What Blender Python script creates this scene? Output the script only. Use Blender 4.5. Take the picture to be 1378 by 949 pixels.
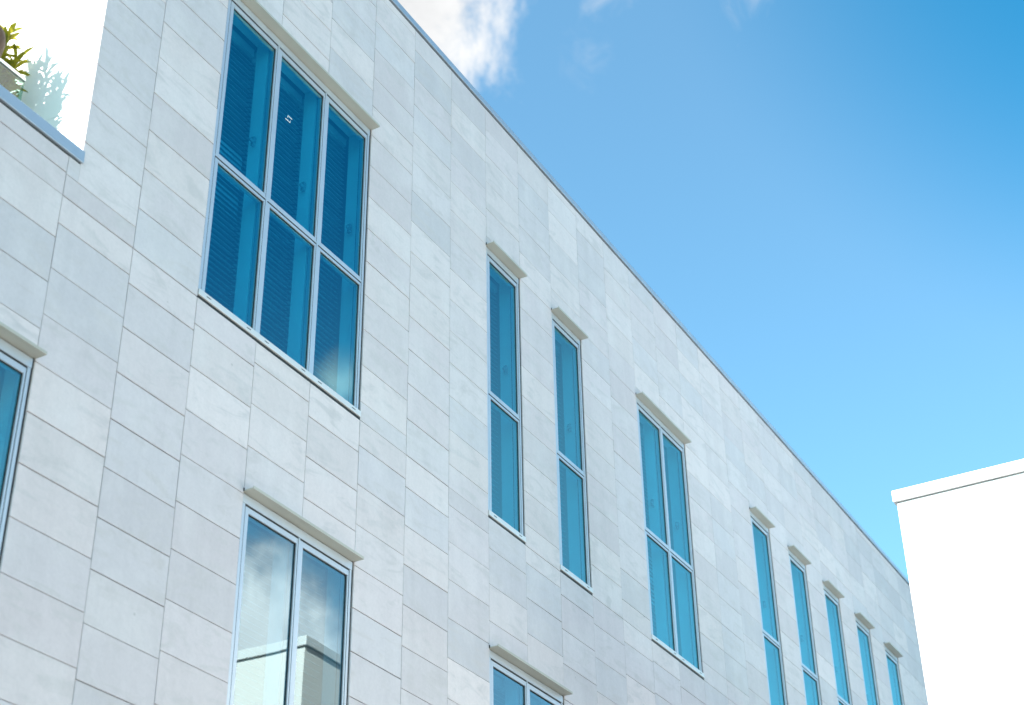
import bpy, math, random
from mathutils import Vector, Matrix, noise

random.seed(7)
for o in list(bpy.data.objects):
    bpy.data.objects.remove(o)
SC = bpy.context.scene
COL = SC.collection

# ------------------------------------------------------------------ units
# x runs along the stone facade, y into the building, z up. The facade's own
# module (one slab column = 0.60 m) is the drawing unit U; eye level 1.6 m.
U = 0.60
EYE = 1.60
def P(x, y, z):
    return Vector((x * U, y * U, z * U + EYE))
GZ = -EYE / U                                # ground level in modules

# ------------------------------------------------------------------ camera
cd = bpy.data.cameras.new('camera')
cam = bpy.data.objects.new('camera', cd)
COL.objects.link(cam)
SC.camera = cam
right = Vector((0.491745, -0.870611, -0.014908))
down = Vector((0.455679, 0.271895, -0.847602))
fwd = Vector((0.741986, 0.410011, 0.530422))
m = Matrix((right, -down, -fwd)).transposed().to_4x4()
m.translation = P(-10.59406, -9.56386, 0.0)
cam.matrix_world = m
cd.sensor_width = 36.0
cd.lens = 56.99
cd.clip_start = 0.1
cd.clip_end = 3000
cd.dof.use_dof = True
cd.dof.focus_distance = 13.0
cd.dof.aperture_fstop = 2.2

# ------------------------------------------------------------------ sun, sky
SUN_AZ = math.radians(20)                    # from -x, turned this far behind the facade
SUN_EL = math.radians(38)
to_sun = Vector((-math.cos(SUN_AZ) * math.cos(SUN_EL), math.sin(SUN_AZ) * math.cos(SUN_EL), math.sin(SUN_EL)))
sd = bpy.data.lights.new('sun', 'SUN')
sd.energy = 5.0
sd.angle = math.radians(0.53)
sd.color = (1.0, 0.95, 0.88)
sun = bpy.data.objects.new('sun', sd)
sun.rotation_euler = to_sun.to_track_quat('Z', 'Y').to_euler()
COL.objects.link(sun)
SC.view_settings.view_transform = 'Standard'
SC.view_settings.look = 'None'
SC.view_settings.gamma = 1.0
SC.view_settings.exposure = 1.52

world = bpy.data.worlds.new('World')
SC.world = world
world.use_nodes = True
WT = world.node_tree
WT.nodes.clear()

class N:
    """short-hand for building a node tree"""
    def __init__(self, tree):
        self.t = tree
    def new(self, kind, **kw):
        n = self.t.nodes.new(kind)
        for k, v in kw.items():
            setattr(n, k, v)
        return n
    def put(self, sock, v):
        if isinstance(v, bpy.types.NodeSocket):
            self.t.links.new(v, sock)
        else:
            sock.default_value = v
    def math(self, op, a, b=0.0, c=0.0, clamp=False):
        n = self.new('ShaderNodeMath', operation=op, use_clamp=clamp)
        for s, v in zip(n.inputs, (a, b, c)):
            self.put(s, v)
        return n.outputs[0]
    def vmath(self, op, a, b, out=0):
        n = self.new('ShaderNodeVectorMath', operation=op)
        self.put(n.inputs[0], a)
        self.put(n.inputs[1], b)
        return n.outputs[out]
    def mix(self, fac, a, b, blend='MIX'):
        n = self.new('ShaderNodeMix', data_type='RGBA', blend_type=blend)
        self.put(n.inputs[0], fac)
        self.put(n.inputs[6], a)
        self.put(n.inputs[7], b)
        return n.outputs[2]
    def noise(self, vec, scale, detail=4, rough=0.5, dist=0.0):
        n = self.new('ShaderNodeTexNoise')
        self.put(n.inputs['Vector'], vec)
        n.inputs['Scale'].default_value = scale
        n.inputs['Detail'].default_value = detail
        n.inputs['Roughness'].default_value = rough
        n.inputs['Distortion'].default_value = dist
        return n.outputs[0]
    def smooth(self, v, lo, hi, a=0.0, b=1.0):
        n = self.new('ShaderNodeMapRange', interpolation_type='SMOOTHSTEP')
        self.put(n.inputs[0], v)
        n.inputs[1].default_value = lo
        n.inputs[2].default_value = hi
        n.inputs[3].default_value = a
        n.inputs[4].default_value = b
        return n.outputs[0]

w = N(WT)
SKY_STRENGTH = 0.13
sky = w.new('ShaderNodeTexSky', sky_type='NISHITA')
sky.sun_disc = False
sky.sun_elevation = SUN_EL
# Nishita: rotation 0 puts the sun on +Y and turns clockwise seen from above
sky.sun_rotation = math.atan2(to_sun.x, to_sun.y)
sky.altitude = 0
sky.air_density = 1.0
sky.dust_density = 0.6
sky.ozone_density = 3.0
dirn = w.new('ShaderNodeTexCoord').outputs['Generated']
skycol = w.mix(1.0, sky.outputs[0], (0.72, 1.02, 0.91, 1), 'MULTIPLY')
# two deep blue stretches of polarised sky, high and away from the sun
for cen, lo, hi, tint in (((0.70, -0.05, 0.715), 0.948, 1.0, (0.16, 0.72, 0.88, 1)),
                          ((0.55, -0.49, 0.680), 0.950, 0.998, (0.05, 0.52, 0.80, 1))):
    deep = w.smooth(w.vmath('DOT_PRODUCT', dirn, Vector(cen).normalized(), 1), lo, hi)
    skycol = w.mix(deep, skycol, w.mix(1.0, skycol, tint, 'MULTIPLY'))
n1 = w.noise(dirn, 16.0, 8, 0.62, 0.3)
n2 = w.noise(dirn, 5.0, 3, 0.5)
n3 = w.noise(dirn, 38.0, 8, 0.68, 0.8)
def cloud(center, r, amp, soft, top=1.0, nz=None):
    c = Vector(center).normalized()
    d = w.vmath('DOT_PRODUCT', dirn, c, 1)
    ang = w.math('ARCCOSINE', w.math('MINIMUM', d, 0.999999))
    v = w.math('SUBTRACT', 1.0, w.math('DIVIDE', ang, r))
    v = w.math('ADD', v, w.math('MULTIPLY', w.math('SUBTRACT', nz or n1, 0.5), amp))
    return w.smooth(v, 0.0, soft, 0.0, top)
clouds = [
    cloud((0.588, 0.411, 0.697), 0.085, 1.5, 0.46),          # the cumulus above the roof edge
    cloud((0.652, 0.294, 0.700), 0.018, 5.0, 2.4, 0.42, n3),
    cloud((0.692, 0.212, 0.692), 0.018, 5.0, 2.4, 0.40, n3),
    cloud((0.6696, 0.316, 0.6721), 0.018, 5.0, 2.6, 0.20, n3),
    cloud((0.722, -0.578, 0.372), 0.068, 1.0, 0.7, 1.0),   # the banks that face the facade
    cloud((0.694, -0.503, 0.512), 0.026, 1.6, 0.9, 0.60),
    cloud((0.20, -0.90, 0.35), 0.55, 1.0, 0.6, 0.4),  # unseen fill cloud, added to raise the facade's ambient light
    cloud((-0.65, -0.55, 0.50), 0.60, 0.9, 0.5, 0.35),  # second fill cloud out of view, added for the same ambient
]
bright = w.math('MAXIMUM', clouds[4], clouds[5])          # banks opposite the sun are lit full on
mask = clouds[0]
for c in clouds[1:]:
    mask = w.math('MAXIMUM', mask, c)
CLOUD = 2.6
tone = w.smooth(w.math('ADD', w.math('MULTIPLY', n1, 0.5), w.math('MULTIPLY', n2, 0.5)), 0.34, 0.62, 0.74, 1.05)
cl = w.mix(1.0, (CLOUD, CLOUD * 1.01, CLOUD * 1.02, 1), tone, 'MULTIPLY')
cl = w.mix(bright, cl, (2.9, 3.0, 3.1, 1), 'MULTIPLY')
bg = w.new('ShaderNodeBackground')
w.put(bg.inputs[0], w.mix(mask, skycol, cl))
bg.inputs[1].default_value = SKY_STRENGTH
w.t.links.new(bg.outputs[0], w.new('ShaderNodeOutputWorld').inputs[0])

# ------------------------------------------------------------------ materials
def mat(name):
    mt = bpy.data.materials.new(name)
    mt.use_nodes = True
    mt.node_tree.nodes.clear()
    n = N(mt.node_tree)
    out = n.new('ShaderNodeOutputMaterial')
    return mt, n, out
def principled(n, out, col, rough=0.5, metal=0.0, spec=0.5):
    b = n.new('ShaderNodeBsdfPrincipled')
    n.put(b.inputs['Base Color'], col)
    n.put(b.inputs['Roughness'], rough)
    n.put(b.inputs['Metallic'], metal)
    b.inputs['Specular IOR Level'].default_value = spec
    n.t.links.new(b.outputs[0], out.inputs[0])
    return b
def bump(n, b, h, dist, strength=1.0):
    k = n.new('ShaderNodeBump')
    k.inputs['Distance'].default_value = dist
    k.inputs['Strength'].default_value = strength
    n.put(k.inputs['Height'], h)
    n.t.links.new(k.outputs[0], b.inputs['Normal'])
def simple(name, col, rough=0.5, metal=0.0, var=0.06, scale=9.0, spec=0.5):
    mt, n, out = mat(name)
    co = n.new('ShaderNodeTexCoord').outputs['Object']
    k = n.smooth(n.noise(co, scale, 6, 0.6), 0.3, 0.7, 1 - var, 1 + var)
    c = n.mix(1.0, (*col, 1), k, 'MULTIPLY')
    principled(n, out, c, rough, metal, spec)
    return mt

def make_stone():
    mt, n, out = mat('pale_stone')
    co = n.new('ShaderNodeTexCoord').outputs['Object']
    isl = n.new('ShaderNodeNewGeometry').outputs['Random Per Island']
    # every slab gets its own patch of the vein pattern
    wn = n.new('ShaderNodeTexWhiteNoise', noise_dimensions='1D')
    n.put(wn.inputs['W'], isl)
    off = n.vmath('MULTIPLY', wn.outputs['Color'], (37.0, 37.0, 37.0))
    p = n.vmath('ADD', co, off)
    # slow directional drift across the slab: squash the sample space along a random slant
    mp = n.new('ShaderNodeMapping')
    n.put(mp.inputs['Vector'], p)
    mp.inputs['Rotation'].default_value = (0, math.radians(24), 0)
    mp.inputs['Scale'].default_value = (0.8, 1.0, 2.6)
    vein = n.noise(mp.outputs[0], 3.2, 6, 0.6, 1.2)
    cloudy = n.noise(p, 2.4, 3, 0.5)
    fine = n.noise(p, 46.0, 5, 0.7)
    r1 = wn.outputs['Color']
    sep = n.new('ShaderNodeSeparateColor')
    n.put(sep.inputs[0], r1)
    cool, warm, pale = (0.660, 0.625, 0.632, 1), (0.705, 0.628, 0.625, 1), (0.775, 0.695, 0.675, 1)
    c = n.mix(sep.outputs[0], cool, warm)
    c = n.mix(n.smooth(sep.outputs[1], 0.35, 1.0), c, pale)
    tone_slab = n.math('ADD', n.math('MULTIPLY', n.math('POWER', sep.outputs[2], 1.3), 0.10), 0.91)
    c = n.mix(1.0, c, tone_slab, 'MULTIPLY')
    c = n.mix(n.smooth(vein, 0.48, 0.68, 0.0, 0.75), c, (0.600, 0.555, 0.540, 1))
    c = n.mix(n.smooth(cloudy, 0.45, 0.75, 0.0, 0.40), c, (0.780, 0.730, 0.715, 1))
    c = n.mix(1.0, c, n.smooth(fine, 0.25, 0.75, 0.965, 1.03), 'MULTIPLY')
    mott = n.noise(p, 13.0, 9, 0.78, 0.6)
    c = n.mix(1.0, c, n.smooth(mott, 0.32, 0.62, 0.968, 1.012), 'MULTIPLY')
    # faint rain streaks down the wall
    st = n.new('ShaderNodeMapping')
    n.put(st.inputs['Vector'], co)
    st.inputs['Scale'].default_value = (7.0, 7.0, 0.35)
    streak = n.noise(st.outputs[0], 1.0, 4, 0.6)
    c = n.mix(1.0, c, n.smooth(streak, 0.30, 0.62, 0.970, 1.01), 'MULTIPLY')
    # rare small pits and rust specks
    vor = n.new('ShaderNodeTexVoronoi')
    n.put(vor.inputs['Vector'], co)
    vor.inputs['Scale'].default_value = 2.3
    spot = n.smooth(vor.outputs['Distance'], 0.008, 0.03, 0.45, 0.0)
    c = n.mix(spot, c, (0.30, 0.28, 0.26, 1))
    b = principled(n, out, c, 0.62, 0, 0.35)
    h = n.math('ADD', n.math('MULTIPLY', fine, 0.6), n.math('MULTIPLY', vein, 0.4))
    bump(n, b, h, 0.0015, 0.6)
    return mt

def make_glass(name, tint, refl, ior):
    mt, n, out = mat(name)
    tr = n.new('ShaderNodeBsdfTransparent')
    tr.inputs[0].default_value = (*tint, 1)
    clear = n.new('ShaderNodeBsdfTransparent')
    gl = n.new('ShaderNodeBsdfGlossy')
    gl.inputs['Color'].default_value = (*refl, 1)
    gl.inputs['Roughness'].default_value = 0.0
    fr = n.new('ShaderNodeFresnel')
    fr.inputs[0].default_value = ior
    # rolled-glass waviness
    co = n.new('ShaderNodeTexCoord').outputs['Object']
    k = n.new('ShaderNodeBump')
    k.inputs['Distance'].default_value = 0.004
    k.inputs['Strength'].default_value = 0.22
    n.put(k.inputs['Height'], n.noise(co, 1.6, 1, 0.4))
    n.t.links.new(k.outputs[0], gl.inputs['Normal'])
    mx = n.new('ShaderNodeMixShader')
    n.t.links.new(fr.outputs[0], mx.inputs[0])
    n.t.links.new(tr.outputs[0], mx.inputs[1])
    n.t.links.new(gl.outputs[0], mx.inputs[2])
    # the inner face of the sheet adds nothing of its own
    back = n.new('ShaderNodeNewGeometry').outputs['Backfacing']
    m2 = n.new('ShaderNodeMixShader')
    n.t.links.new(back, m2.inputs[0])
    n.t.links.new(mx.outputs[0], m2.inputs[1])
    n.t.links.new(clear.outputs[0], m2.inputs[2])
    n.t.links.new(m2.outputs[0], out.inputs[0])
    return mt

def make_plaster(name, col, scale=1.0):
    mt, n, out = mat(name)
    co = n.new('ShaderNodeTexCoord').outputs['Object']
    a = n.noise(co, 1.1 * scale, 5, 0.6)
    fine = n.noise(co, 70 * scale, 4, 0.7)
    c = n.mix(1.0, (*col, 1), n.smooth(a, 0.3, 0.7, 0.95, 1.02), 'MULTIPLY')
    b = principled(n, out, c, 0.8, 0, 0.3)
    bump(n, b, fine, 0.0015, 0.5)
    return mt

def make_leaf():
    mt, n, out = mat('leaf')
    isl = n.new('ShaderNodeNewGeometry').outputs['Random Per Island']
    r = n.new('ShaderNodeValToRGB')
    n.put(r.inputs[0], isl)
    r.color_ramp.elements[0].color = (0.140, 0.160, 0.013, 1)
    r.color_ramp.elements[1].color = (0.360, 0.320, 0.024, 1)
    b = n.new('ShaderNodeBsdfPrincipled')
    n.put(b.inputs['Base Color'], r.outputs[0])
    b.inputs['Roughness'].default_value = 0.5
    t = n.new('ShaderNodeBsdfTranslucent')
    n.put(t.inputs[0], r.outputs[0])
    mx = n.new('ShaderNodeMixShader')
    mx.inputs[0].default_value = 0.5
    n.t.links.new(b.outputs[0], mx.inputs[1])
    n.t.links.new(t.outputs[0], mx.inputs[2])
    n.t.links.new(mx.outputs[0], out.inputs[0])
    return mt

def make_ground():
    mt, n, out = mat('paving')
    co = n.new('ShaderNodeTexCoord').outputs['Object']
    br = n.new('ShaderNodeTexBrick')
    n.put(br.inputs['Vector'], co)
    br.inputs['Scale'].default_value = 1.0
    br.inputs['Brick Width'].default_value = 0.8
    br.inputs['Row Height'].default_value = 0.4
    br.inputs['Mortar Size'].default_value = 0.006
    br.inputs['Color1'].default_value = (0.20, 0.19, 0.18, 1)
    br.inputs['Color2'].default_value = (0.16, 0.155, 0.15, 1)
    br.inputs['Mortar'].default_value = (0.16, 0.15, 0.14, 1)
    c = n.mix(1.0, br.outputs[0], n.smooth(n.noise(co, 0.7, 6, 0.6), 0.3, 0.7, 0.85, 1.08), 'MULTIPLY')
    principled(n, out, c, 0.8)
    return mt

STONE = make_stone()
GLASS = make_glass('window_glass', (0.20, 0.78, 0.92), (0.56, 1.0, 1.0), 3.2)
GLASS_CLEAR = make_glass('clear_glass', (0.24, 0.58, 0.70), (0.80, 0.98, 1.0), 3.1)
RAILGLASS = make_glass('balustrade_glass', (0.33, 0.55, 0.45), (1, 1, 1), 1.5)
ALU = simple('silver_aluminium', (0.56, 0.61, 0.66), 0.42, 0.45, 0.03, 3.0)
ALU_WHITE = simple('pale_aluminium', (0.74, 0.73, 0.71), 0.45, 0.25, 0.03, 3.0)
COPING = simple('zinc_coping', (0.46, 0.52, 0.58), 0.42, 0.5, 0.05, 4.0)
CANOPY = simple('canopy_sheet', (0.52, 0.50, 0.43), 0.5, 0.15, 0.04, 3.0)
GAP = simple('joint_shadow', (0.035, 0.037, 0.038), 0.9, 0, 0.1)
BACK = simple('insulation_backing', (0.07, 0.075, 0.08), 0.95, 0, 0.1)
INNER = make_plaster('inner_plaster', (0.82, 0.83, 0.82))
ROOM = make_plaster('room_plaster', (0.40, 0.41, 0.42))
WHITE = make_plaster('white_render', (0.83, 0.82, 0.80))
BLIND = simple('blind_slats', (0.52, 0.54, 0.56), 0.45, 0.1, 0.05)
DARK = simple('gap_shade_dark', (0.02, 0.021, 0.022), 0.6)  # near-black, paints in the shade of window gaps; also the drain slots
CLAY = simple('brown_clay', (0.145, 0.075, 0.04), 0.75, 0, 0.2, 12)
LEAF = make_leaf()
STEM = simple('stem', (0.10, 0.075, 0.045), 0.8, 0, 0.2, 20)
SOIL = simple('soil', (0.05, 0.035, 0.025), 0.95, 0, 0.3, 30)
HANDLE = simple('handle_grey', (0.40, 0.42, 0.44), 0.4, 0.2)
STEEL = simple('rail_steel', (0.55, 0.57, 0.58), 0.3, 0.9, 0.03)
WHITEMARK = simple('white_film', (0.85, 0.87, 0.88), 0.5)
GROUND = make_ground()

# ------------------------------------------------------------------ mesh helpers (module coordinates)
class MB:
    def __init__(self):
        self.v, self.f = [], []
    def box(self, x0, x1, y0, y1, z0, z1):
        b = len(self.v)
        for z in (z0, z1):
            for x, y in ((x0, y0), (x1, y0), (x1, y1), (x0, y1)):
                self.v.append((x, y, z))
        self.f += [tuple(b + i for i in q) for q in
                   ((0, 3, 2, 1), (4, 5, 6, 7), (0, 1, 5, 4), (1, 2, 6, 5), (2, 3, 7, 6), (3, 0, 4, 7))]
        return self
    def slab(self, x0, x1, y0, y1, z0, z1, c, tilt=0.0):
        """box with a small arris chamfer round the front (-y) face"""
        b = len(self.v)
        self.v += [(x0 + c, y0, z0 + c), (x1 - c, y0 + tilt, z0 + c), (x1 - c, y0 + tilt, z1 - c), (x0 + c, y0, z1 - c),
                   (x0, y0 + c, z0), (x1, y0 + c + tilt, z0), (x1, y0 + c + tilt, z1), (x0, y0 + c, z1),
                   (x0, y1, z0), (x1, y1, z0), (x1, y1, z1), (x0, y1, z1)]
        q = [(0, 1, 2, 3), (11, 10, 9, 8)]
        for i in range(4):
            j = (i + 1) % 4
            q += [(4 + i, 4 + j, j, i), (8 + i, 8 + j, 4 + j, 4 + i)]
        self.f += [tuple(b + i for i in k) for k in q]
        return self
    def bar(self, pts, sx, sy, tilt):
        pass
    def build(self, name, material, parent=None, smooth=False, bevel=0.0):
        me = bpy.data.meshes.new(name)
        me.from_pydata([P(*v) - ORIGIN[0] for v in self.v], [], self.f)
        me.materials.append(material)
        me.update()
        if smooth:
            for p in me.polygons:
                p.use_smooth = True
        o = bpy.data.objects.new(name, me)
        COL.objects.link(o)
        if parent is not None:
            o.parent = parent
        else:
            o.location = ORIGIN[0]
        if bevel:
            md = o.modifiers.new('bevel', 'BEVEL')
            md.width = bevel
            md.segments = 2
            md.limit_method = 'ANGLE'
        return o
ORIGIN = [Vector((0, 0, 0))]
def thing(name, label, cat, at, group=None):
    o = bpy.data.objects.new(name, None)
    o.location = P(*at)
    o.empty_display_size = 0.2
    COL.objects.link(o)
    ORIGIN[0] = P(*at)
    o['label'] = label
    o['category'] = cat
    if group:
        o['group'] = group
    return o

# ------------------------------------------------------------------ ground
ORIGIN[0] = Vector((0, 0, 0))
g = MB()
g.v = [(-2500, -2500, GZ), (2500, -2500, GZ), (2500, 2500, GZ), (-2500, 2500, GZ)]
g.f = [(0, 1, 2, 3)]
go = g.build('ground', GROUND)
go['kind'] = 'structure'

# ------------------------------------------------------------------ the stone building
XL, XR = -9, 36                              # ends of the facade
WALLX = -1.84                                # where the taller volume starts
ROOF = 16.42
TERR = 9.915                                 # top of the cladding under the terrace
S3 = (9.445, 13.86)                          # third storey window band
S2 = (3.235, 7.65)
WINDOWS = [                                  # columns, band, has transom, label
    (-4, -2, S2, False, 'window cut by the left edge of the picture below the terrace'),
    (0, 3, S3, True, 'largest window, three columns of panes by two rows'),
    (1, 3, S2, False, 'two pane window under the six pane window, reflecting the white building'),
    (6, 7, S3, True, 'tall slot window, first of the pair beside the six pane window'),
    (8, 9, S3, True, 'tall slot window, second of the pair beside the six pane window'),
    (6, 8, S2, False, 'two pane window whose top shows at the bottom edge below the slot windows'),
    (11, 13, S3, True, 'four pane window midway along the facade'),
    (16, 17, S3, True, 'slot window, nearest of the row of five'),
    (18, 19, S3, True, 'slot window, second of the row of five'),
    (20, 21, S3, True, 'slot window, middle of the row of five'),
    (22, 23, S3, True, 'slot window, fourth of the row of five'),
    (24, 25, S3, True, 'slot window, last before the white building'),
]
bld = thing('stone_building', 'long pale stone clad building with tall blue windows and a roof terrace', 'building', (0, 0, GZ))

# joint heights measured per column just under the third floor sill line
PHASE = {-3: 8.95, -2: 9.12, -1: 9.03, 0: 9.12, 1: 9.18, 2: 9.01, 3: 9.11, 4: 9.01, 5: 9.20,
         6: 9.01, 7: 9.19, 8: 9.10, 9: 9.02, 10: 9.09}
UP = {-3: 9.46 + .25, -2: 9.70, -1: 9.95, 3: 9.70, 4: 9.96, 5: 9.78, 9: 9.95, 10: 9.77}
CO = 0.5067
rng = random.Random(3)
def column_joints(c):
    js = []
    lo = PHASE.get(c, 9.445 - rng.choice((.25, .33, .42, .50)))
    z = lo
    while z > GZ:
        js.append(z)
        z -= CO
    hi = UP.get(c, 9.445 + rng.choice((.25, .33, .50)))
    z = hi
    while z < ROOF - 0.12:
        js.append(z)
        z += CO
    js.append(9.445)
    return sorted(js)
def openings(c):
    return sorted(b for a, e, b, *_ in WINDOWS if a <= c < e)
cl_m, back_m, lin_m = MB(), MB(), MB()
for c in range(XL, XR):
    js = column_joints(c)
    x0, x1 = float(c), float(c + 1)
    ops = openings(c)
    top = ROOF
    if c < -2:
        top = TERR
    cuts = sorted(set([GZ + 0.02, top] + [j for j in js if GZ + .1 < j < top] + [z for o in ops for z in o]))
    spans = []
    for a, b in zip(cuts, cuts[1:]):
        mid = (a + b) / 2
        if any(o[0] < mid < o[1] for o in ops):
            continue
        spans.append([a, b])
    # slivers beside a window merge with their neighbour
    merged = []
    for s in spans:
        if merged and abs(merged[-1][1] - s[0]) < 1e-6 and min(s[1] - s[0], merged[-1][1] - merged[-1][0]) < 0.10:
            merged[-1][1] = s[1]
        else:
            merged.append(s)
    for a, b in merged:
        gz = rng.choice((.003, .004, .005, .006, .007))
        gx = rng.choice((.0025, .003, .004, .0045))
        if c > 4:                            # tighter joints in the columns further right
            gz, gx = gz * .6, gx * .6
        yo = rng.uniform(-.0012, .0012)
        pieces = [(x0, x1, a, b)]
        if c == -2:                          # this column steps round the terrace corner
            if a > TERR - .02:
                pieces = [(WALLX, x1, a, b)]
            elif b > TERR:
                pieces = [(x0, x1, a, TERR), (WALLX, x1, TERR, b)]
                pieces = [(x0, WALLX, a, TERR), (WALLX, x1, a, b)]
        for (xa, xb, za, zb) in pieces:
            if pieces[0] != (x0, x1, a, b) and len(pieces) == 2 and xb == WALLX:
                cl_m.slab(xa + gx, xb, yo, .05, za + gz, zb, .0025)
            else:
                cl_m.slab(xa + (gx if xa == x0 else 0), xb - gx, yo, .05, za + gz, zb - gz, .0025, rng.uniform(-.0015, .0015))
    # backing and inner lining, broken at the openings
    z = GZ
    for o in ops + [(top - .02, None)]:
        zz = o[0] if o[1] else top - .03
        if c == -2 and o[1] is None:         # step round the terrace corner
            back_m.box(x0, x1, .056, .10, z, TERR - .03)
            lin_m.box(x0, x1, .104, .36, z, TERR - .03)
            back_m.box(WALLX + .29, x1, .056, .10, TERR - .028, zz)
            lin_m.box(WALLX + .29, x1, .104, .36, TERR - .028, zz)
        else:
            back_m.box(x0, x1, .056, .10, z, zz)
            lin_m.box(x0, x1, .104, .36, z, zz)
        z = o[1]
# column -2 rises past the terrace: trim that handled by the terrace wall in front of it
cl_m.build('stone_cladding', STONE, bld)
back_m.build('backing_wall', BACK, bld)
lin_m.build('inner_wall', INNER, bld)

# rooms, floors and roof behind the facade
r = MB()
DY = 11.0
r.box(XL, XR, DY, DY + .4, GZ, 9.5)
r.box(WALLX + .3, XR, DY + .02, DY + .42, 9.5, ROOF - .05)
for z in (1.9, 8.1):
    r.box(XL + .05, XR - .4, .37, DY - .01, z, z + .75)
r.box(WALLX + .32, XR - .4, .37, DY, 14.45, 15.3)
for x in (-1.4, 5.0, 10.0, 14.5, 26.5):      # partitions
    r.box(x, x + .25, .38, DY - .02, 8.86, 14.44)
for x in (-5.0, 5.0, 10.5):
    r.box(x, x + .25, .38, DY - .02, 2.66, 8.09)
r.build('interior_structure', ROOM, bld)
e = MB()
e.box(XR - .38, XR, .40, DY - .02, GZ, ROOF - .06)
e.box(XL, XL + .4, .40, DY - .02, GZ, 8.0)
e.box(WALLX + .33, XR - .40, .38, DY, ROOF - .5, ROOF - .10)
e.build('end_wall', STONE, bld)

# roof edge flashing
c = MB()
xx = WALLX - .02
k = 0
while xx < XR:                               # folded in lengths with lapped joints
    x2 = min(xx + 5.0, XR + .03)
    j = rng.uniform(-.0015, .0015)
    c.box(xx, x2 - .006, -.022 + j, .45, 16.448 + j, 16.552 + j)
    c.box(xx, x2 - .006, -.012 + j, .44, 16.5545, 16.572)
    xx = x2
co = c.build('roof_coping', COPING, bld, bevel=.003)
c = MB()
c.box(WALLX, XR, .012, .40, ROOF - .03, 16.445)
c.build('coping_gap', GAP, bld)
# flashing on the terrace parapet
c = MB()
c.box(XL - .03, WALLX + .015, -.022, .36, 9.935, 10.075)
c.build('terrace_coping', COPING, bld, bevel=.004)
c = MB()
c.box(XL, WALLX - .003, .012, .34, TERR - .01, 9.9345)
c.build('coping_gap', GAP, bld)
# terrace deck and the white wall that closes it
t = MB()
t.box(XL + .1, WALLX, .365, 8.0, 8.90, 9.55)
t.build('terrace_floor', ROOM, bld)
t = MB()
zz = [9.40, 10.72, 12.25, 13.78, 15.30, ROOF - .02]
yy = [0.051, 1.95, 3.9, 5.9, 8.0]
for za, zb in zip(zz, zz[1:]):
    for ya, yb in zip(yy, yy[1:]):
        t.box(WALLX, WALLX + .28, ya + (.003 if ya > .1 else 0), yb - .003, za + .003, zb - .003)
t.build('terrace_wall', WHITE, bld)
t = MB()
t.box(WALLX + .006, WALLX + .26, .06, 7.99, 9.41, ROOF - .03)
t.build('wall_core', WHITE, bld)

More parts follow.
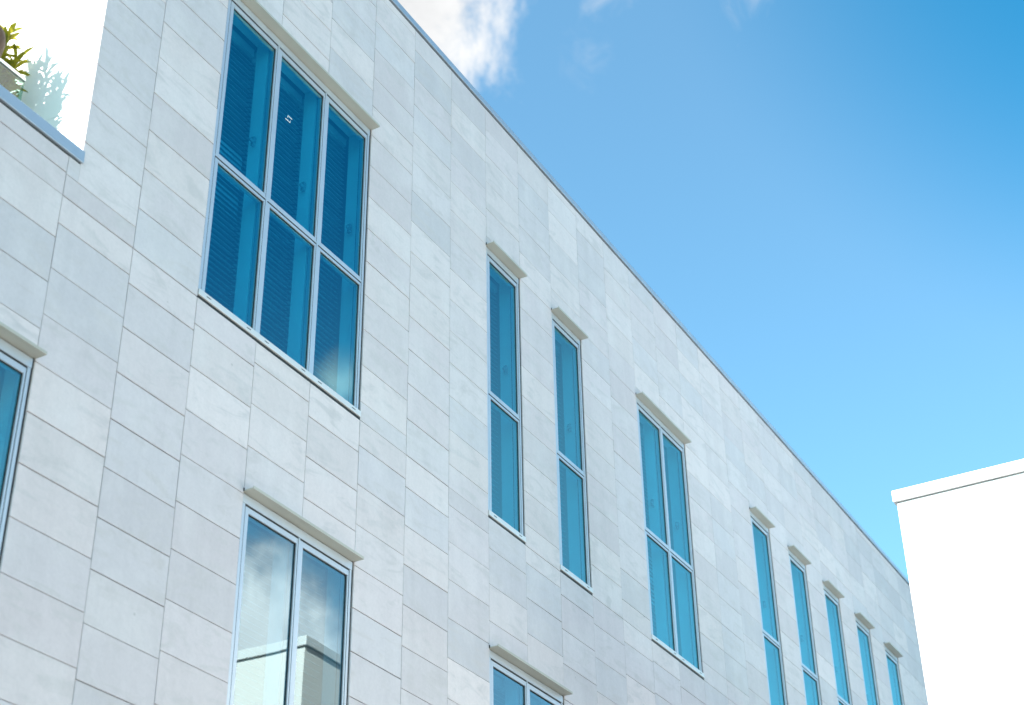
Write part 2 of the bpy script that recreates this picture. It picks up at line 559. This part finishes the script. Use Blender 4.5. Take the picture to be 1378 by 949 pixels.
# ------------------------------------------------------------------ windows
FY, GY = .020, .050                          # frame face and glass plane behind the stone face
def make_window(c0, c1, band, transom, label, seed):
    rg = random.Random(seed)
    zb, zt = band
    f = MB()
    n = c1 - c0
    f.box(c0 + .014, c0 + .064, FY, .15, zb + .035, zt - .13)          # left jamb
    f.box(c1 - .053, c1 - .014, FY, .15, zb + .035, zt - .13)          # right jamb
    f.box(c0 + .012, c1 - .012, FY - .004, .15, zt - .128, zt - .030)  # head
    for c in range(c0 + 1, c1):
        f.box(c - .008, c + .020, FY, .15, zb + .112, zt - .132)       # mullion
    if transom:
        zm = zb + 1.930
        xs = [c0 + .071] + [v for c in range(c0 + 1, c1) for v in (c - .009, c + .021)] + [c1 - .056]
        for xa, xb in zip(xs[::2], xs[1::2]):
            f.box(xa, xb, FY + .002, .15, zm + .002, zm + .030)
    win = f.build('window', ALU, bld, bevel=.0016)
    win['label'] = label
    if n > 1:
        fm = MB()
        for c in range(c0 + 1, c1):                                    # deep fins behind the mullions
            fm.box(c - .030, c + .045, .152, .335, zb + .03, zt - .04)
        fm.build('inner_fin', INNER, win)
    # sill: a shallow tray standing a little proud, dark strip painting the shadow gap under it
    s = MB()
    s.box(c0 + .004, c1 - .004, -.014, .16, zb + .032, zb + .108)
    s.build('sill', ALU_WHITE, win, bevel=.003)
    k = MB()
    k.box(c0 - .002, c1 + .002, .004, .17, zb + .0005, zb + .029)
    k.box(c0 + .0005, c0 + .0138, .016, .17, zb + .03, zt - .02)         # shade strips set into the gaps beside the jambs
    k.box(c1 - .0138, c1 - .0005, .016, .17, zb + .03, zt - .02)
    dy0 = FY + .008
    for c in range(c0, c1):                                            # dark strips as shade in the gaps between frame and sashes
        ja = c0 + .0642 if c == c0 else c + .0203
        jb = c1 - .0532 if c == c1 - 1 else c + 1 - .0083
        k.box(ja, ja + (.0126 if c == c0 else .0045), dy0, .14, zb + .11, zt - .133)
        k.box(jb - .0045, jb, dy0, .14, zb + .11, zt - .133)
        k.box(ja + .013, jb - .005, dy0 - .003, .14, zt - .1475, zt - .1285)
        if transom:
            k.box(ja + .013, jb - .005, dy0 - .003, .14, zb + 1.9155, zb + 1.9315)
            k.box(ja + .013, jb - .005, dy0 + .002, .14, zb + 1.9605, zb + 1.9645)
    for c in range(c0, c1):                                            # drain slots in the sill
        for q in (.16, .84):
            k.box(c + q - .035, c + q + .035, -.0165, -.010, zb + .066, zb + .074)
    k.box(c0 - .014, c0 - .0045, -.010, .02, zt - .024, zt + .012)      # open corner beside the canopy
    k.build('gap_shade', DARK, win)
    # sheet metal canopy over the head: folded plate with a thin front edge
    h = MB()
    h.box(c0 - .004, c1 + .010, -.125, .055, zt - .022, zt - .008)
    h.box(c0 - .004, c1 + .010, -.125, -.117, zt - .0075, zt + .010)
    h.build('canopy', CANOPY, win, bevel=.0012)
    rows = [(zb + .112, zb + 1.915), (zb + 1.965, zt - .148)] if transom else [(zb + .112, zt - .148)]
    for c in range(c0, c1):
        xa = c0 + .077 if c == c0 else c + .025
        xb = c1 - .060 if c == c1 - 1 else c + 1 - .013
        for ri, (za, zc) in enumerate(rows):
            toprail = .062 if ri == len(rows) - 1 else .034
            sb = MB()
            l, rr, bo = .055, .022, .034
            y0 = FY + .006
            sb.box(xa, xa + l, y0, .12, za, zc)
            sb.box(xb - rr, xb, y0, .12, za, zc)
            sb.box(xa + l, xb - rr, y0 + .0006, .12, za, za + bo)
            sb.box(xa + l, xb - rr, y0 + .0006, .12, zc - toprail, zc)
            sash = sb.build('sash', ALU, win, bevel=.0014)
            gm = MB()
            gm.box(xa + l - .008, xb - rr + .008, GY, GY + .014, za + bo - .008, zc - toprail + .008)
            gm.build('glass_pane', GLASS if (transom or c0 < 0) else GLASS_CLEAR, win)
            gk = MB()                                                  # shade line painted along the pane's top and right edges
            gx0, gx1, g0, g1 = xa + l, xb - rr, za + bo, zc - toprail
            gk.box(gx0, gx1, GY - .009, GY - .001, g1 - .010, g1 - .0004)
            gk.box(gx1 - .009, gx1 - .0004, GY - .009, GY - .001, g0, g1 - .0105)
            gk.build('pane_shade', DARK, win)
            if transom and ri == 1:                                    # catch on the fin, seen through the pane
                hm = MB()
                hz = za + .85
                hm.box(c + 1 - .080, c + 1 - .040, .215, .265, hz - .05, hz + .08)
                hm.box(c + 1 - .14, c + 1 - .06, .215, .245, hz - .02, hz + .015)
                hm.build('handle', HANDLE, win, bevel=.004)
    # slatted blind close behind the fins
    for c in range(c0, c1):
        b = MB()
        b.box(c + .02, c + .98, .385, .455, zt - .16, zt - .05)
        z = zt - .20
        flat = rg.uniform(.25, .75) if rg.random() < .6 else -9
        flat_z = zb + (zt - zb) * flat
        while z > zb + .05:
            a = math.radians(rg.gauss(27, 3.0))
            if abs(z - flat_z) < .45:
                a = math.radians(rg.gauss(66, 5))
            d, th = .036, .0035
            yc = .42
            dy, dz = d * math.cos(a), d * math.sin(a)
            i = len(b.v)
            for x in (c + .02, c + .98):
                sag = rg.uniform(-.004, .004)
                b.v += [(x, yc - dy, z - dz + sag), (x, yc + dy, z + dz + sag), (x, yc + dy, z + dz + th + sag), (x, yc - dy, z - dz + th + sag)]
            b.f += [tuple(i + q for q in k) for k in ((0, 1, 2, 3), (7, 6, 5, 4), (0, 4, 5, 1), (1, 5, 6, 2), (2, 6, 7, 3), (3, 7, 4, 0))]
            z -= .074
        b.build('blind', BLIND, win)
    return win
WIN = []
for i, (a, b_, band, tr_, lab) in enumerate(WINDOWS):
    WIN.append(make_window(a, b_, band, tr_, lab, 50 + i))

# small white mark on the middle upper pane of the six pane window
mk = MB()
def stroke(xa, za, xb, zb_, wd):
    i = len(mk.v)
    dx, dz = xb - xa, zb_ - za
    L = math.hypot(dx, dz)
    nx, nz = -dz / L * wd / 2, dx / L * wd / 2
    for y in (GY - .0035, GY - .001):
        mk.v += [(xa + nx, y, za + nz), (xb + nx, y, zb_ + nz), (xb - nx, y, zb_ - nz), (xa - nx, y, za - nz)]
    mk.f += [tuple(i + q for q in k) for k in ((0, 3, 2, 1), (4, 5, 6, 7), (0, 1, 5, 4), (1, 2, 6, 5), (2, 3, 7, 6), (3, 0, 4, 7))]
MX, MZ = 1.315, 12.815
stroke(MX - .055, MZ - .030, MX + .045, MZ - .030, .013)
stroke(MX - .010, MZ + .045, MX + .075, MZ + .045, .013)
stroke(MX - .010, MZ + .036, MX - .010, MZ + .010, .008)
stroke(MX + .045, MZ - .021, MX + .045, MZ + .002, .008)
mk.build('white_mark', WHITEMARK, WIN[1])

# ------------------------------------------------------------------ the white building across the lane
WX, WY, WT_ = 8.58, -4.70, 9.555
wb = thing('white_building', 'plain white rendered building with a thin white roof coping beside the stone facade', 'building', (WX, WY, GZ))
q = MB()
y_far = -17.0
x_far = 24.0
# wall with one window opening just where the picture ends
oy0, oy1, oz0, oz1 = -8.4, -5.99, 5.1, 7.40
q.box(WX, WX + .5, oy1, WY, GZ, WT_ - .02)
q.box(WX, WX + .5, y_far, oy0, GZ, WT_ - .02)
q.box(WX + .001, WX + .5, oy0, oy1, GZ, oz0)
q.box(WX + .001, WX + .5, oy0, oy1, oz1, WT_ - .02)
q.box(WX + .502, x_far, WY - .5, WY - .0015, GZ, WT_ - .021)
q.box(x_far - .5, x_far, y_far, WY - .502, GZ, WT_ - .022)
q.box(WX + .502, x_far - .502, y_far, y_far + .5, GZ, WT_ - .023)
q.box(WX + .503, x_far - .503, y_far + .503, WY - .503, WT_ - .5, WT_ - .1)
q.build('wall', WHITE, wb)
q = MB()
q.box(WX + .012, x_far - .02, y_far + .02, WY - .012, WT_ - .0195, WT_ - .008)
q.build('coping_gap', GAP, wb)
q = MB()
q.box(WX - .042, x_far + .04, y_far - .04, WY + .040, WT_ - .007, WT_ + .150)
q.build('roof_coping', simple('white_coping', (0.80, 0.81, 0.82), .45, .05, .03), wb, bevel=.004)
f = MB()
f.box(WX + .06, WX + .16, oy0, oy0 + .07, oz0, oz1)
f.box(WX + .06, WX + .16, oy1 - .07, oy1, oz0, oz1)
f.box(WX + .06, WX + .16, oy0 + .071, oy1 - .071, oz0, oz0 + .07)
f.box(WX + .06, WX + .16, oy0 + .071, oy1 - .071, oz1 - .07, oz1)
f.box(WX + .06, WX + .16, (oy0 + oy1) / 2 - .04, (oy0 + oy1) / 2 + .04, oz0 + .071, oz1 - .071)
ww = f.build('window', ALU, wb)
f = MB()
f.box(WX + .10, WX + .115, oy0 + .06, oy1 - .06, oz0 + .06, oz1 - .06)
f.build('glass_pane', simple('dark_pane', (.03, .05, .06), .04), ww)
f = MB()
f.box(WX - .11, WX + .055, oy0 - .01, oy1 + .01, oz1 - .018, oz1 + .004)
f.build('canopy', CANOPY, ww)

# ------------------------------------------------------------------ roof terrace: balustrade and plants
BY = 0.80
bal = thing('glass_balustrade', 'clear greenish glass balustrade with a thin metal handrail on the roof terrace', 'balustrade', (-5.4, BY, 9.55))
q = MB()
for xa, xb in ((-8.9, -6.62), (-6.58, -4.30), (-4.26, -2.030)):
    q.box(xa, xb, BY - .010, BY + .010, 9.62, 11.18)
q.build('glass_panel', RAILGLASS, bal)
q = MB()
q.box(-8.9, -2.025, BY - .022, BY + .022, 11.182, 11.222)
q.build('handrail', STEEL, bal, bevel=.003)
q = MB()
q.box(-8.9, -2.025, BY - .04, BY + .04, 9.552, 9.618)
q.build('base_shoe', STEEL, bal)

def leafy(name, label, cx, cy, zb, tips, seed, pot=True):
    rg = random.Random(seed)
    root = thing(name, label, 'plant', (cx, cy, zb), 'leafy plants on the roof terrace')
    st, lf = MB(), MB()
    def tube(pts, r0, r1):
        base = len(st.v)
        for i, p in enumerate(pts):
            rr = r0 + (r1 - r0) * i / (len(pts) - 1)
            for k in range(6):
                a = k * math.pi / 3
                st.v.append((p.x + rr * math.cos(a), p.y + rr * math.sin(a), p.z))
        for i in range(len(pts) - 1):
            for k in range(6):
                a, b = base + i * 6 + k, base + i * 6 + (k + 1) % 6
                st.f.append((a, b, b + 6, a + 6))
    def leaf(p, d, L, W):
        side = d.cross(Vector((0, 0, 1)))
        if side.length < .05:
            side = Vector((1, 0, 0))
        side.normalize()
        up = side.cross(d)
        i = len(lf.v)
        rows = ((0, .12), (.3, .8), (.6, 1.0), (.85, .6), (1.0, .05))
        for t_, w_ in rows:
            mid = p + d * L * t_ + Vector((0, 0, -1)) * L * .22 * t_ * t_
            for s_ in (-1, 0, 1):
                v = mid + side * s_ * w_ * W / 2 + up * abs(s_) * w_ * W * .18
                lf.v.append(tuple(v))
        for k in range(4):
            for s_ in (0, 1):
                a = i + k * 3 + s_
                lf.f.append((a, a + 1, a + 4, a + 3))
    for tip in tips:
        p0 = Vector((cx + rg.uniform(-.05, .05), cy + rg.uniform(-.05, .05), zb + .02))
        p3 = Vector(tip) - Vector((0, 0, .12))
        H = p3.z - p0.z
        pts = [p0.lerp(p3, t_ / 5) + Vector((rg.gauss(0, .010), rg.gauss(0, .010), 0)) for t_ in range(6)]
        tube(pts, .022, .007)
        nl = int(60 * H)
        for k in range(nl):
            t_ = .22 + .78 * k / nl
            p = p0.lerp(p3, t_)
            az = k * 2.4 + rg.uniform(-.4, .4)
            el = rg.uniform(.45, 1.15) if t_ > .75 else rg.uniform(.1, .9)
            d = Vector((math.cos(az) * math.cos(el), math.sin(az) * math.cos(el), math.sin(el)))
            leaf(p, d, rg.uniform(.16, .26), rg.uniform(.040, .060))
    st.build('stems', STEM, root)
    lf.build('foliage', LEAF, root, smooth=True)
    if pot:
        pm = MB()
        prof = ((.20, zb - .65), (.24, zb - .3), (.27, zb - .02), (.27, zb + .03), (.235, zb + .03), (.235, zb - .03), (.0, zb - .03))
        for r_, z_ in prof:
            for k in range(20):
                a = k * math.pi / 10
                pm.v.append((cx + r_ * math.cos(a), cy + r_ * math.sin(a), z_))
        for i in range(len(prof) - 1):
            for k in range(20):
                a, b = i * 20 + k, i * 20 + (k + 1) % 20
                pm.f.append((a, b, b + 20, a + 20))
        pm.build('pot', CLAY, root, smooth=False)
    return root
FLOOR = 9.55
leafy('leafy_plant', 'yellow green leafy plant nearest the white terrace wall, behind the glass', -2.14, 1.06, FLOOR + .66,
      [(-1.98, 1.02, 11.78), (-2.03, 1.08, 11.50), (-2.17, 1.02, 11.98), (-2.15, 1.12, 11.60), (-2.27, 1.10, 11.75), (-2.08, .98, 11.10)], 1)
leafy('leafy_plant', 'taller yellow green leafy plant at the left picture edge above the handrail', -2.62, 1.14, FLOOR + .66,
      [(-2.50, 1.08, 11.95), (-2.62, 1.20, 12.10), (-2.75, 1.10, 11.90), (-2.66, 1.02, 11.60), (-2.45, 1.20, 11.60)], 2)
leafy('leafy_plant', 'leafy terrace plant standing just outside the left edge, casting its shadow on the white wall', -3.12, 1.12, FLOOR + .66,
      [(-3.00, 1.16, 12.66), (-3.10, 1.00, 12.40), (-3.20, 1.22, 12.25), (-2.98, .86, 12.20), (-2.96, .92, 12.00), (-3.25, 1.05, 12.10)], 3)

# rounded brown pot on the parapet at the very edge
HX, HY = -3.165, .19
PZ = 10.0755
hp = thing('brown_pot', 'rounded brown clay pot on the parapet ledge, cut by the left edge of the picture', 'pot', (HX, HY, PZ))
pm = MB()
prof = ((.0, 0), (.12, 0), (.125, .02), (.19, .22), (.25, .40), (.265, .50), (.25, .58), (.20, .65), (.17, .67), (.165, .64), (.0, .62))
for r_, z_ in prof:
    for k in range(32):
        a = k * math.pi / 16
        pm.v.append((HX + r_ * math.cos(a), HY + r_ * math.sin(a), PZ + z_))
for i in range(len(prof) - 1):
    for k in range(32):
        a, b = i * 32 + k, i * 32 + (k + 1) % 32
        pm.f.append((a, b, b + 32, a + 32))
pm.build('pot_body', CLAY, hp, smooth=True)
pm = MB()
for k in range(24):
    a = k * math.pi / 12
    pm.v.append((HX + .166 * math.cos(a), HY + .166 * math.sin(a), PZ + .645))
pm.v.append((HX, HY, PZ + .655))
for k in range(24):
    pm.f.append((k, (k + 1) % 24, 24))
pm.build('potting_soil', SOIL, hp)
ORIGIN[0] = Vector((0, 0, 0))
